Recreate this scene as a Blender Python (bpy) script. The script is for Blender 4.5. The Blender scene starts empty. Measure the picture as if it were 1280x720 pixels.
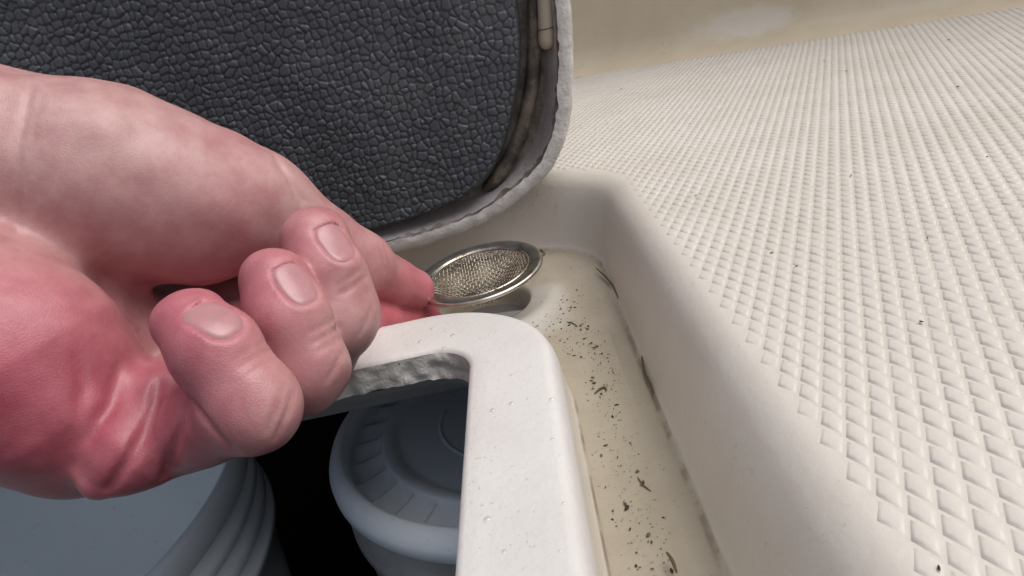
import bpy, math, random
import numpy as np
from mathutils import Vector, Matrix
random.seed(7); RNG = np.random.default_rng(7)
scn = bpy.context.scene
COL = scn.collection

# ------------------------------------------------------------------ camera, sky, sun, exposure
cam_d = bpy.data.cameras.new("camera"); cam = bpy.data.objects.new("camera", cam_d); COL.objects.link(cam)
cam_d.sensor_width = 36.0; cam_d.lens = 36.0 * 850 / 1280
cam_d.clip_start = 0.004; cam_d.clip_end = 200
RX = (0.9747, -0.0221, -0.2224); RDN = (-0.2134, -0.3868, -0.8971); FWD = (-0.0662, 0.9219, -0.3817)
m = Matrix.Identity(4)
for i in range(3):
    m[i][0] = RX[i]; m[i][1] = -RDN[i]; m[i][2] = -FWD[i]
m.translation = (0, 0, 0.067)
cam.matrix_world = m
scn.camera = cam
w = bpy.data.worlds.new("World"); scn.world = w; w.use_nodes = True
wn = w.node_tree
bg = wn.nodes["Background"]
sky = wn.nodes.new("ShaderNodeTexSky"); sky.sky_type = 'NISHITA'; sky.sun_disc = False
SUN_EL = math.radians(62); SUN_AZ = math.radians(100)      # azimuth clockwise from +Y towards +X
sky.sun_elevation = SUN_EL; sky.sun_rotation = SUN_AZ
sky.air_density = 1.0; sky.dust_density = 4.0; sky.ozone_density = 1.0
bg.inputs["Strength"].default_value = 0.105
hs = wn.nodes.new("ShaderNodeHueSaturation"); hs.inputs["Saturation"].default_value = 0.5      # overcast: a greyer sky
wn.links.new(sky.outputs[0], hs.inputs["Color"]); wn.links.new(hs.outputs[0], bg.inputs[0])
sd = bpy.data.lights.new("sun", 'SUN'); sun = bpy.data.objects.new("sun", sd); COL.objects.link(sun)
sd.energy = 2.0; sd.angle = math.radians(55); sd.color = (1.0, 0.955, 0.935)
dirv = Vector((math.sin(SUN_AZ) * math.cos(SUN_EL), math.cos(SUN_AZ) * math.cos(SUN_EL), math.sin(SUN_EL)))
sun.rotation_euler = dirv.to_track_quat('Z', 'Y').to_euler()
sun.location = (0.4, 0.3, 1.2)
vs = scn.view_settings
vs.view_transform = 'Standard'; vs.look = 'None'; vs.gamma = 1.0; vs.use_curve_mapping = False
vs.exposure = 0.17
scn.cycles.max_bounces = 8
scn.cycles.use_denoising = True

# ------------------------------------------------------------------ helpers
def tag(o, label=None, cat=None, group=None, kind=None):
    if label: o["label"] = label
    if cat: o["category"] = cat
    if group: o["group"] = group
    if kind: o["kind"] = kind
    return o
def mesh_obj(name, verts, faces, mat, parent=None, smooth=True):
    me = bpy.data.meshes.new(name)
    verts = np.asarray(verts, dtype=np.float32)
    if isinstance(faces, np.ndarray):
        k = faces.shape[1]
        me.vertices.add(len(verts)); me.vertices.foreach_set("co", verts.ravel())
        me.loops.add(faces.size); me.loops.foreach_set("vertex_index", faces.ravel().astype(np.int32))
        me.polygons.add(len(faces)); me.polygons.foreach_set("loop_start", np.arange(0, faces.size, k, dtype=np.int32))
        me.update(calc_edges=True); me.validate()
    else:
        me.from_pydata(verts.tolist(), [], faces); me.update()
    if smooth: me.polygons.foreach_set("use_smooth", np.ones(len(me.polygons), dtype=bool))
    me.materials.append(mat)
    o = bpy.data.objects.new(name, me); COL.objects.link(o)
    if parent: o.parent = parent
    return o
def empty(name, loc=(0, 0, 0)):
    o = bpy.data.objects.new(name, None); o.empty_display_size = 0.01; o.location = loc; COL.objects.link(o); return o
def under(o, root):                      # parent while keeping world placement
    o.parent = root; o.location = Vector(o.location) - Vector(root.location); return o
def loft(rings, closed=True, flip=False):
    """rings: list of (N,3) arrays -> verts, quads"""
    n = len(rings[0]); V = np.concatenate(rings); F = []
    idx = np.arange(n if closed else n - 1); nx = (idx + 1) % n
    for r in range(len(rings) - 1):
        a = r * n + idx; b = r * n + nx; c = (r + 1) * n + nx; d = (r + 1) * n + idx
        F.append(np.stack([a, d, c, b] if flip else [a, b, c, d], 1))
    return V, np.concatenate(F)
def ends_sample(L, fine=0.001, reach=0.07, mid=12):
    if L <= 2 * reach: return np.linspace(0, L, max(int(L / fine), 2), endpoint=False)
    k = int(reach / fine)
    return np.concatenate([np.linspace(0, reach, k, endpoint=False), np.linspace(reach, L - reach, mid, endpoint=False), np.linspace(L - reach, L, k, endpoint=False)])
def rrect(x0, x1, y0, y1, R, na=70, nst=None):
    """rounded rectangle, anticlockwise, starts at bottom-left of bottom side"""
    P = []; Nn = []
    def st(a, b):
        a = np.array(a); b = np.array(b); L = np.linalg.norm(b - a)
        t = nst[None:][0] if False else None
        k = 70
        s = np.concatenate([np.linspace(0, .35, k, endpoint=False) ** 1.0 * 1.0 * min(1, .07 / (.35 * max(L, 1e-6))) , []])
        e = min(.5, .07 / max(L, 1e-6))
        s = np.concatenate([np.linspace(0, e, k, endpoint=False), np.linspace(e, 1 - e, 10, endpoint=False), np.linspace(1 - e, 1, k, endpoint=False)])
        return a[None] + (b - a)[None] * s[:, None]
    def arc(cx, cy, a0):
        t = np.radians(a0) + np.linspace(0, math.pi / 2, na, endpoint=False)
        return np.stack([cx + R * np.cos(t), cy + R * np.sin(t)], 1)
    P.append(st((x0 + R, y0), (x1 - R, y0))); P.append(arc(x1 - R, y0 + R, -90))
    P.append(st((x1, y0 + R), (x1, y1 - R))); P.append(arc(x1 - R, y1 - R, 0))
    P.append(st((x1 - R, y1), (x0 + R, y1))); P.append(arc(x0 + R, y1 - R, 90))
    P.append(st((x0, y1 - R), (x0, y0 + R))); P.append(arc(x0 + R, y0 + R, 180))
    return np.concatenate(P)
def with_z(P, z): return np.concatenate([P, np.full((len(P), 1), z)], 1)
def tube(path, rad, sides=6, closed=False, cap=True):
    path = np.asarray(path, float); n = len(path)
    rad = np.broadcast_to(np.asarray(rad, float), (n,))
    T = np.roll(path, -1, 0) - np.roll(path, 1, 0)
    if not closed: T[0] = path[1] - path[0]; T[-1] = path[-1] - path[-2]
    T /= np.linalg.norm(T, axis=1)[:, None] + 1e-12
    up = np.array([0.13, 0.21, 0.97]); A = np.cross(T, up); A /= np.linalg.norm(A, axis=1)[:, None] + 1e-12; B = np.cross(T, A)
    th = np.arange(sides) / sides * 2 * math.pi
    V = path[:, None] + rad[:, None, None] * (A[:, None] * np.cos(th)[None, :, None] + B[:, None] * np.sin(th)[None, :, None])
    V = V.reshape(-1, 3); F = []
    for i in range(n if closed else n - 1):
        j = (i + 1) % n
        for k in range(sides):
            F.append((i * sides + k, i * sides + (k + 1) % sides, j * sides + (k + 1) % sides, j * sides + k))
    if cap and not closed:
        F.append(tuple(range(sides))[::-1]); F.append(tuple((n - 1) * sides + k for k in range(sides)))
    return V, F
def lathe(prof, n=96, center=(0, 0, 0)):
    th = np.arange(n) / n * 2 * math.pi
    rings = [np.stack([center[0] + r * np.cos(th), center[1] + r * np.sin(th), np.full(n, center[2] + z)], 1) for r, z in prof]
    return loft(rings)
def vnoise(x, y, s, seed=0):             # cheap smooth value noise, numpy
    x = np.asarray(x) / s; y = np.asarray(y) / s
    xi = np.floor(x).astype(int); yi = np.floor(y).astype(int); fx = x - xi; fy = y - yi
    fx = fx * fx * (3 - 2 * fx); fy = fy * fy * (3 - 2 * fy)
    def h(a, b):
        v = np.sin(a * 127.1 + b * 311.7 + seed * 74.7) * 43758.5453
        return v - np.floor(v)
    return (h(xi, yi) * (1 - fx) + h(xi + 1, yi) * fx) * (1 - fy) + (h(xi, yi + 1) * (1 - fx) + h(xi + 1, yi + 1) * fx) * fy
def catmull(P, n=8):
    P = np.asarray(P, float); out = []
    for i in range(len(P) - 1):
        p0 = P[max(i - 1, 0)]; p1 = P[i]; p2 = P[i + 1]; p3 = P[min(i + 2, len(P) - 1)]
        for t in np.arange(n) / n:
            out.append(.5 * ((2 * p1) + (-p0 + p2) * t + (2 * p0 - 5 * p1 + 4 * p2 - p3) * t * t + (-p0 + 3 * p1 - 3 * p2 + p3) * t ** 3))
    out.append(P[-1]); return np.array(out)

# ------------------------------------------------------------------ materials
def nd(nt, t, **kw):
    n = nt.nodes.new(t)
    for k, v in kw.items():
        if k in n.inputs: n.inputs[k].default_value = v
        else: setattr(n, k, v)
    return n
def base_mat(name, col, rough=.4, spec=.5, metal=0):
    mt = bpy.data.materials.new(name); mt.use_nodes = True; nt = mt.node_tree
    b = nt.nodes["Principled BSDF"]
    b.inputs["Base Color"].default_value = (*col, 1); b.inputs["Roughness"].default_value = rough
    b.inputs["Specular IOR Level"].default_value = spec; b.inputs["Metallic"].default_value = metal
    return mt, nt, b
def mixc(nt, fac, a, b):
    n = nt.nodes.new("ShaderNodeMix"); n.data_type = 'RGBA'
    for s, v in ((0, fac), (6, a), (7, b)):
        if isinstance(v, (int, float)): n.inputs[s].default_value = v
        elif isinstance(v, tuple): n.inputs[s].default_value = (*v, 1)
        else: nt.links.new(v, n.inputs[s])
    return n.outputs[2]
def noise(nt, scale, detail=4, rough=.55, coord=None):
    n = nt.nodes.new("ShaderNodeTexNoise"); n.inputs["Scale"].default_value = scale; n.inputs["Detail"].default_value = detail; n.inputs["Roughness"].default_value = rough
    if coord: nt.links.new(coord, n.inputs["Vector"])
    return n.outputs["Fac"]
def ramp(nt, src, lo, hi):
    n = nt.nodes.new("ShaderNodeMapRange"); n.interpolation_type = 'SMOOTHSTEP'
    nt.links.new(src, n.inputs[0]); n.inputs[1].default_value = lo; n.inputs[2].default_value = hi
    return n.outputs[0]
def math_n(nt, op, a, b):
    n = nt.nodes.new("ShaderNodeMath"); n.operation = op
    for i, v in enumerate((a, b)):
        if isinstance(v, (int, float)): n.inputs[i].default_value = v
        else: nt.links.new(v, n.inputs[i])
    return n.outputs[0]
def bump(nt, b, src, dist, strength=1.0):
    n = nt.nodes.new("ShaderNodeBump"); n.inputs["Distance"].default_value = dist; n.inputs["Strength"].default_value = strength
    nt.links.new(src, n.inputs["Height"]); nt.links.new(n.outputs[0], b.inputs["Normal"])
    return n
def obj_coord(nt): return nt.nodes.new("ShaderNodeTexCoord").outputs["Object"]
def gelcoat(name, col, col2, rough=.38, speck=0.0, speckcol=(.2, .16, .1), fine=0.00012):
    mt, nt, b = base_mat(name, col, rough)
    c = obj_coord(nt)
    n1 = ramp(nt, noise(nt, 22, 5, .6, c), .35, .7)
    out = mixc(nt, n1, col, col2)
    if speck > 0:
        s = ramp(nt, noise(nt, 900, 3, .6, c), .62, .72)
        s2 = math_n(nt, 'MULTIPLY', s, ramp(nt, noise(nt, 60, 3, .6, c), .4, .65))
        out = mixc(nt, math_n(nt, 'MULTIPLY', s2, speck), out, speckcol)
    nt.links.new(out, b.inputs["Base Color"])
    r = nt.nodes.new("ShaderNodeMapRange"); nt.links.new(noise(nt, 70, 4, .6, c), r.inputs[0]); r.inputs[3].default_value = rough - .1; r.inputs[4].default_value = rough + .12
    nt.links.new(r.outputs[0], b.inputs["Roughness"])
    bump(nt, b, noise(nt, 420, 4, .6, c), fine)
    return mt, nt, b, out, c
M_deck, *_ = gelcoat("deck_gelcoat", (.60, .565, .505), (.55, .51, .445), .36, .35)
M_tread, *_ = gelcoat("tread_gelcoat", (.62, .585, .53), (.57, .53, .47), .36, .35)
M_wall, nt, b, out, c = gelcoat("wall_gelcoat", (.62, .535, .40), (.56, .475, .34), .3, .2)
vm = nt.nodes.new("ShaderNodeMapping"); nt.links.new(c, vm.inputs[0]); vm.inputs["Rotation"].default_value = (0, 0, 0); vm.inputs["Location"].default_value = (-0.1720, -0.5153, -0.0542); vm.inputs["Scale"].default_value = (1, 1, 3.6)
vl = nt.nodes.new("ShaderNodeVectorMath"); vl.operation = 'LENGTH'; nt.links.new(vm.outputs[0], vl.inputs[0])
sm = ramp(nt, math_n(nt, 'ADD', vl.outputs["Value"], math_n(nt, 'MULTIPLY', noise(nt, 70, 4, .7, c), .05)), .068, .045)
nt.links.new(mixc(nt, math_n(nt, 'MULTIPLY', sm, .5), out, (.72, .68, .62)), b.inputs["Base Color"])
M_rim, *_ = gelcoat("rim_gelcoat", (.655, .64, .615), (.60, .58, .55), .42, .5, (.22, .19, .15), .0002)
# gutter: tan water stain on its floor, whiter where the drain is scrubbed
M_gut, nt, b, out, c = gelcoat("gutter_gelcoat", (.64, .60, .54), (.60, .555, .48), .32, .3)
geo = nt.nodes.new("ShaderNodeNewGeometry"); sx = nt.nodes.new("ShaderNodeSeparateXYZ"); nt.links.new(c, sx.inputs[0])
low = ramp(nt, math_n(nt, 'ADD', sx.outputs[2], math_n(nt, 'MULTIPLY', noise(nt, 60, 3, .5, c), .0022)), -.0262, -.0284)
stain = mixc(nt, ramp(nt, noise(nt, 35, 5, .65, c), .3, .7), (.345, .30, .215), (.285, .24, .165))
out2 = mixc(nt, math_n(nt, 'MULTIPLY', low, .8), out, stain)
vd = nt.nodes.new("ShaderNodeVectorMath"); vd.operation = 'DISTANCE'; nt.links.new(c, vd.inputs[0]); vd.inputs[1].default_value = (-.022, .212, -.03)
clean = ramp(nt, math_n(nt, 'ADD', vd.outputs["Value"], math_n(nt, 'MULTIPLY', noise(nt, 90, 4, .6, c), .016)), .038, .026)
out3 = mixc(nt, math_n(nt, 'MULTIPLY', clean, .6), out2, (.60, .59, .55))
# fine speckling of dirt on the floor
sp = math_n(nt, 'MULTIPLY', ramp(nt, noise(nt, 700, 2, .5, c), .66, .74), low)
out4 = mixc(nt, math_n(nt, 'MULTIPLY', sp, .45), out3, (.12, .09, .05))
tl = math_n(nt, 'MULTIPLY', ramp(nt, sx.outputs[2], -.0295, -.0292), ramp(nt, sx.outputs[2], -.0281, -.0287))
tl = math_n(nt, 'MULTIPLY', tl, ramp(nt, noise(nt, 45, 5, .7, c), .42, .58))
out5 = mixc(nt, math_n(nt, 'MULTIPLY', tl, .7), out4, (.16, .115, .07))
nt.links.new(out5, b.inputs["Base Color"])
M_raw, nt, b = base_mat("raw_laminate", (.5, .48, .43), .6)
c = obj_coord(nt)
o1 = mixc(nt, ramp(nt, noise(nt, 120, 5, .7, c), .4, .62), (.70, .68, .63), (.56, .535, .49))
o1 = mixc(nt, ramp(nt, noise(nt, 420, 3, .7, c), .62, .72), o1, (.10, .09, .08))
nt.links.new(o1, b.inputs["Base Color"]); bump(nt, b, noise(nt, 260, 5, .7, c), .0007)
M_under, _, _ = base_mat("resin_grey", (.36, .36, .36), .5)
M_foam, nt, b = base_mat("foam_black", (.030, .032, .038), .42, .45)
c = obj_coord(nt); o1 = mixc(nt, ramp(nt, noise(nt, 30, 4, .6, c), .4, .7), (.058, .064, .074), (.088, .095, .106)); nt.links.new(o1, b.inputs["Base Color"])
bump(nt, b, noise(nt, 1500, 3, .6, c), .00006)
M_lidin, nt, b = base_mat("lid_gelcoat_grey", (.33, .31, .31), .45)
c = obj_coord(nt)
o1 = mixc(nt, ramp(nt, noise(nt, 45, 5, .65, c), .35, .65), (.40, .375, .37), (.27, .245, .235))
o1 = mixc(nt, ramp(nt, noise(nt, 500, 3, .6, c), .66, .74), o1, (.07, .06, .055)); nt.links.new(o1, b.inputs["Base Color"]); bump(nt, b, noise(nt, 300, 4, .6, c), .0004)
M_lidedge, nt, b = base_mat("lid_raw_edge", (.62, .60, .57), .5)
c = obj_coord(nt)
o1 = mixc(nt, ramp(nt, noise(nt, 140, 5, .65, c), .35, .65), (.62, .60, .575), (.47, .445, .42)); nt.links.new(o1, b.inputs["Base Color"]); bump(nt, b, noise(nt, 350, 5, .65, c), .0008)
M_brown, nt, b = base_mat("dirty_rubber", (.06, .05, .04), .55)
c = obj_coord(nt); o1 = mixc(nt, ramp(nt, noise(nt, 110, 4, .7, c), .4, .65), (.045, .035, .028), (.16, .13, .10)); nt.links.new(o1, b.inputs["Base Color"])
M_tube, _, _ = base_mat("beige_rubber", (.36, .31, .24), .4)
M_channel, nt, b = base_mat("channel_grime", (.12, .10, .08), .6)
c = obj_coord(nt); o1 = mixc(nt, ramp(nt, noise(nt, 130, 5, .7, c), .38, .65), (.10, .08, .065), (.24, .21, .18)); nt.links.new(o1, b.inputs["Base Color"])
M_steel, nt, b = base_mat("stainless_steel", (.50, .475, .42), .3, .5, 1.0)
c = obj_coord(nt); r = nt.nodes.new("ShaderNodeMapRange"); nt.links.new(noise(nt, 260, 4, .6, c), r.inputs[0]); r.inputs[3].default_value = .2; r.inputs[4].default_value = .48; nt.links.new(r.outputs[0], b.inputs["Roughness"])
o1 = mixc(nt, ramp(nt, noise(nt, 150, 5, .6, c), .45, .7), (.62, .59, .53), (.42, .37, .28)); nt.links.new(o1, b.inputs["Base Color"])
M_wire, nt, b = base_mat("wire_steel", (.40, .35, .28), .22, .5, 1.0)
M_dark, _, _ = base_mat("drain_grey", (.16, .15, .13), .5)
M_dirt, nt, b = base_mat("dirt", (.035, .025, .015), .8)
M_dirt2, nt, b = base_mat("dirt_brown", (.11, .075, .04), .75)
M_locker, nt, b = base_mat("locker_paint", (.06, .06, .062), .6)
def plastic(name, col, col2, rough=.3):
    mt, nt, b = base_mat(name, col, rough)
    c = obj_coord(nt)
    o1 = mixc(nt, ramp(nt, noise(nt, 26, 5, .65, c), .35, .7), col, col2)
    o1 = mixc(nt, math_n(nt, 'MULTIPLY', ramp(nt, noise(nt, 190, 4, .7, c), .62, .75), .5), o1, tuple(.45 * v for v in col))
    nt.links.new(o1, b.inputs["Base Color"]); bump(nt, b, noise(nt, 240, 3, .5, c), .00012)
    b.inputs["Subsurface Weight"].default_value = 0.0
    return mt
M_bucket = plastic("bucket_plastic", (.77, .83, .88), (.73, .79, .845))
M_lid = plastic("bucket_lid_plastic", (.72, .785, .85), (.66, .73, .80))
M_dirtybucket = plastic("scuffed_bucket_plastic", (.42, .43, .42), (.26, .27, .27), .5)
M_water, nt, b = base_mat("water", (1, 1, 1), .02)
tr = nt.nodes.new("ShaderNodeBsdfTransparent"); gl = nt.nodes.new("ShaderNodeBsdfGlossy"); gl.inputs["Roughness"].default_value = .04
fr = nt.nodes.new("ShaderNodeMath"); fr.operation = "MULTIPLY"; lw = nt.nodes.new("ShaderNodeLayerWeight"); lw.inputs["Blend"].default_value = .35; nt.links.new(lw.outputs["Facing"], fr.inputs[0]); fr.inputs[1].default_value = .8; ms = nt.nodes.new("ShaderNodeMixShader")
nt.links.new(fr.outputs[0], ms.inputs[0]); nt.links.new(tr.outputs[0], ms.inputs[1]); nt.links.new(gl.outputs[0], ms.inputs[2])
nt.links.new(ms.outputs[0], nt.nodes["Material Output"].inputs["Surface"])
# skin: colour per vertex is the skin's own redness
M_skin, nt, b = base_mat("skin", (.55, .33, .29), .38, .5)
at_ = nt.nodes.new("ShaderNodeAttribute"); at_.attribute_name = "skin_tone"
c = obj_coord(nt)
mott = ramp(nt, noise(nt, 130, 5, .65, c), .3, .75)
mul = nt.nodes.new("ShaderNodeMix"); mul.data_type = 'RGBA'; mul.blend_type = 'MULTIPLY'; mul.inputs[0].default_value = 1
nt.links.new(at_.outputs["Color"], mul.inputs[6]); nt.links.new(mixc(nt, mott, (1.06, 1.08, 1.06), (.86, .72, .74)), mul.inputs[7])
nt.links.new(mul.outputs[2], b.inputs["Base Color"])
b.inputs["Subsurface Weight"].default_value = .14; b.inputs["Subsurface Scale"].default_value = .0016
b.inputs["Subsurface Radius"].default_value = (1.0, .35, .2)
vor = nt.nodes.new("ShaderNodeTexVoronoi"); vor.feature = 'DISTANCE_TO_EDGE'; vor.inputs["Scale"].default_value = 1500; nt.links.new(c, vor.inputs["Vector"])
hh = math_n(nt, 'ADD', math_n(nt, 'MULTIPLY', ramp(nt, vor.outputs["Distance"], 0, .22), .2), noise(nt, 160, 6, .7, c))
hh = math_n(nt, 'ADD', hh, math_n(nt, 'MULTIPLY', noise(nt, 1400, 3, .6, c), .35))
bump(nt, b, hh, .00012, .8)
rr0 = nt.nodes.new("ShaderNodeMapRange"); nt.links.new(noise(nt, 90, 4, .6, c), rr0.inputs[0]); rr0.inputs[3].default_value = .3; rr0.inputs[4].default_value = .52; nt.links.new(rr0.outputs[0], b.inputs["Roughness"])
M_nail, nt, b = base_mat("fingernail", (.50, .29, .29), .3, .5)
c = obj_coord(nt); o1 = mixc(nt, ramp(nt, noise(nt, 300, 4, .6, c), .35, .7), (.45, .225, .235), (.40, .20, .21)); nt.links.new(o1, b.inputs["Base Color"])
b.inputs["Subsurface Weight"].default_value = .15; b.inputs["Subsurface Scale"].default_value = .002

# ------------------------------------------------------------------ deck, gutter, rim (one moulding)
OX0, OX1, OY0, OY1, OR = -.47, .0265, -.34, .278, .045      # crest of the gutter's outer wall
GX0, GX1, GY0, GY1, GR = -.44, -.0045, -.31, .185, .037     # hatch rim, outer top edge
IX0, IX1, IY0, IY1, IR = -.415, -.0257, -.285, .1605, .0125 # hatch rim, inner edge
FLOOR = -.030; RIMZ = -.012
def outer(d): return rrect(OX0 + d, OX1 - d, OY0 + d, OY1 - d, OR - d)
def rimo(d): return rrect(GX0 + d, GX1 - d, GY0 + d, GY1 - d, max(GR - d, .001))
def rimi(d): return rrect(IX0 + d, IX1 - d, IY0 + d, IY1 - d, max(IR - d, .001))
# deck sheet: from the crest out to the limits
rings = []
for d, z in [(-.0066, 0.0), (-.02, 0), (-.06, 0)]:
    rings.append(with_z(outer(d), z))
far = outer(-.06); cxy = np.array([-.2, 0.0]); v = far - cxy
sc = np.minimum(1.1 / np.maximum(np.abs(v[:, 0]), 1e-6), 1.1 / np.maximum(np.abs(v[:, 1]), 1e-6))
rings.append(with_z(cxy + v * sc[:, None], 0.0))
V, F = loft(rings, True, True)
deck = mesh_obj("deck", V, F, M_deck); tag(deck, kind="structure")
# gutter
prof = [(-.0066, 0.0), (-.0052, -.0001), (-.0040, -.0004), (-.0028, -.0009), (-.0016, -.0016), (-.0006, -.0024), (.0005, -.0034), (.0018, -.0054), (.0032, -.0086), (.0044, -.0125), (.0055, -.0168), (.0065, -.0212), (.0074, -.0252), (.0080, -.0272), (.0086, -.0284), (.0094, -.0292), (.0108, -.0297), (.014, -.0299)]
rings = [with_z(outer(d), z) for d, z in prof]
p0 = outer(.014); p1 = rimo(-.0032)
DR = np.array([-.028, .2265]); DRR = .0150
for t in np.linspace(0, 1, 66)[1:]:
    P = p0 * (1 - t) + p1 * t; z = FLOOR + .0001 - .0006 * math.sin(t * math.pi)
    r = np.hypot(P[:, 0] - DR[0], P[:, 1] - DR[1])
    s = np.clip((DRR + .003 - r) / .004, 0, 1); s = s * s * (3 - 2 * s)
    boss = .0009 * np.exp(-((r - .026) / .004) ** 2) - .0012 * np.exp(-(r / .021) ** 4)
    zz = z - .009 * s + boss + .0003 * (vnoise(P[:, 0], P[:, 1], .012, 3) - .5)
    rings.append(np.concatenate([P, zz[:, None]], 1))
for d, z in [(-.0024, -.0288), (-.0017, -.0265), (-.0012, -.022), (-.0008, -.0178)]:
    rings.append(with_z(rimo(d), z))
V, F = loft(rings, True, True)
gut = mesh_obj("drain_gutter", V, F, M_gut); tag(gut, kind="structure")
V, F = lathe([(.0001, 0), (.0135, 0), (.0145, .0005), (.0175, .0004)], 48, (DR[0], DR[1], FLOOR - .0088))
mesh_obj("drain_pipe", V, F, M_dark, gut)
# rim
rim = empty("hatch_coaming", (-.2, .17, RIMZ)); tag(rim, "smooth white hatch rim with a rounded corner around the dark locker opening", "hatch rim")
rings = [with_z(rimo(d), z) for d, z in [(-.0008, -.0178), (-.0005, -.0158), (.0001, -.0142), (.0008, -.0129), (.0018, -.0122), (.003, -.012)]]
a = rimo(.003); bb = rimi(-.0016)
for t in (.2, .4, .6, .8, 1.0):
    P = a * (1 - t) + bb * t
    rings.append(np.concatenate([P, (RIMZ + .0005 * (vnoise(P[:, 0], P[:, 1], .018, 5) - .5) * (1 if t < 1 else .4))[:, None]], 1))
rings.append(with_z(rimi(-.0006), -.0123)); rings.append(with_z(rimi(-.0001), -.013))
V, F = loft(rings, True, True); under(mesh_obj("rim_ledge", V, F, M_rim), rim); rim.children[0].location = -rim.location
rings = []
for k, z in enumerate(np.linspace(-.013, -.0206, 9)):
    P = rimi(-.0001); s = np.arange(len(P)) 
    nn = vnoise(P[:, 0] * 1 + P[:, 1] * .6, np.full(len(P), z), .0035, 9) - .5 + .6 * (vnoise(P[:, 0] + P[:, 1] * .7, np.full(len(P), z), .0014, 4) - .5)
    amp = .0016 * math.sin(min(1, k / 3) * math.pi / 2)
    cen = np.array([(IX0 + IX1) / 2, (IY0 + IY1) / 2]); q = P - cen
    nrm = np.sign(q) * np.where((np.abs(q[:, 0]) / ((IX1 - IX0) / 2) > np.abs(q[:, 1]) / ((IY1 - IY0) / 2))[:, None], [1, 0], [0, 1])
    rings.append(with_z(P - nrm * (nn * amp)[:, None], z))
V, F = loft(rings, True, True); o = mesh_obj("raw_edge", V, F, M_raw, rim); o.location = -rim.location; o["label"] = "rough dirty cut edge of the rim"
rings = [with_z(rimi(-.0001), -.0206), with_z(rimi(-.001), -.0212), with_z(rimi(-.001), -.0232), with_z(rimi(-.018), -.0245), with_z(rimi(-.0185), -.0355), with_z(rimi(-.07), -.0365)]
V, F = loft(rings, True, True); o = mesh_obj("under_flange", V, F, M_under, rim); o.location = -rim.location

# non-skid tread: raised diamonds
U1 = np.array([.416, .9094]); U2 = np.array([-.416, .9094]); PITCH = .0033; LE = PITCH / (2 * .416 * .9094)
def diamond_verts(cx=0, cy=0, k=1.0):
    out = []
    for s, z in ((.93, -.0001), (.80, .00040), (.62, .00058), (.25, .00062)):
        for a_, b_ in ((1, 0.12), (1, 1), (.12, 1), (-.12, .12)):
            pass
    rr = []
    for s, z in ((.96, -.0001), (.80, .00026), (.58, .00040)):
        h = LE / 2 * s; ring = []
        for (i, j) in ((1, 1), (-1, 1), (-1, -1), (1, -1)):
            c_ = .84 if i == j else .95
            pt = U1 * i * h + U2 * j * h
            tang = (U1 * h, U2 * h)
            ring.append(pt * c_)
        rr.append([(cx + p[0], cy + p[1], z * k) for p in ring])
    return [p for r_ in rr for p in r_]
DF = [(r * 4 + i, r * 4 + (i + 1) % 4, r * 4 + 4 + (i + 1) % 4, r * 4 + 4 + i) for r in range(2) for i in range(4)] + [(8, 9, 10, 11)]
WA = np.array([.040, .603]); WB = np.array([.320, .417])       # foot of the far wall
wd = (WB - WA) / np.linalg.norm(WB - WA); wnrm = np.array([wd[1], -wd[0]]); wnrm = wnrm if wnrm[1] < 0 else -wnrm
def sd_rr(P, x0, x1, y0, y1, R):
    c_ = np.array([(x0 + x1) / 2, (y0 + y1) / 2]); h = np.array([(x1 - x0) / 2 - R, (y1 - y0) / 2 - R])
    q = np.abs(P - c_) - h
    return np.hypot(np.maximum(q[:, 0], 0), np.maximum(q[:, 1], 0)) + np.minimum(np.maximum(q[:, 0], q[:, 1]), 0) - R
I, J = np.meshgrid(np.arange(-260, 260), np.arange(-260, 260), indexing='ij')
Cn = (U1[None] * I.ravel()[:, None] + U2[None] * J.ravel()[:, None]) * LE + np.array([.0009, .0011])
dist = sd_rr(Cn, OX0, OX1, OY0, OY1, OR)
dw = (Cn - WA) @ wnrm
along = (Cn - WA) @ wd
edge = .0056 + .0012 * vnoise(Cn[:, 0], Cn[:, 1], .02, 2)
farlim = .016 + .03 * np.clip((.12 - along) / .12, 0, 1)
keep = (dist > edge) & (dw > farlim) & (Cn[:, 0] > -.02) & (Cn[:, 0] < .60) & (Cn[:, 1] > -.02)
Cn = Cn[keep]
vc = np.array([*RX]); Cw = np.concatenate([Cn, np.zeros((len(Cn), 1))], 1) - np.array([0, 0, .067])
px = Cw @ np.array(RX); py = Cw @ np.array(RDN); pz = Cw @ np.array(FWD)
inview = (pz > .02) & (np.abs(px / pz) < 640 / 850) & (np.abs(py / pz) < 360 / 850)
order = np.argsort(np.where(inview, pz, 99)); nearest = set(order[:300].tolist())
dm = None
dk = (dist - edge)[keep]; kz = (.75 + .4 * RNG.random(len(Cn))) * np.clip(.5 + dk / .006, .5, 1)
Vs = []; Fs = []
for i, p in enumerate(Cn):
    if i in nearest:
        if dm is None:
            o = mesh_obj("tread_diamond", diamond_verts(), DF, M_tread, deck); dm = o.data
        else:
            o = bpy.data.objects.new("tread_diamond", dm); COL.objects.link(o); o.parent = deck
        o.location = (p[0], p[1], 0); o.scale = (1, 1, kz[i])
    else:
        n0 = len(Vs); Vs.extend(diamond_verts(p[0], p[1], kz[i])); Fs.extend([tuple(n0 + q for q in f) for f in DF])
tag(mesh_obj("tread_pattern", Vs, np.array(Fs), M_tread, deck), kind="stuff")

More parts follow.
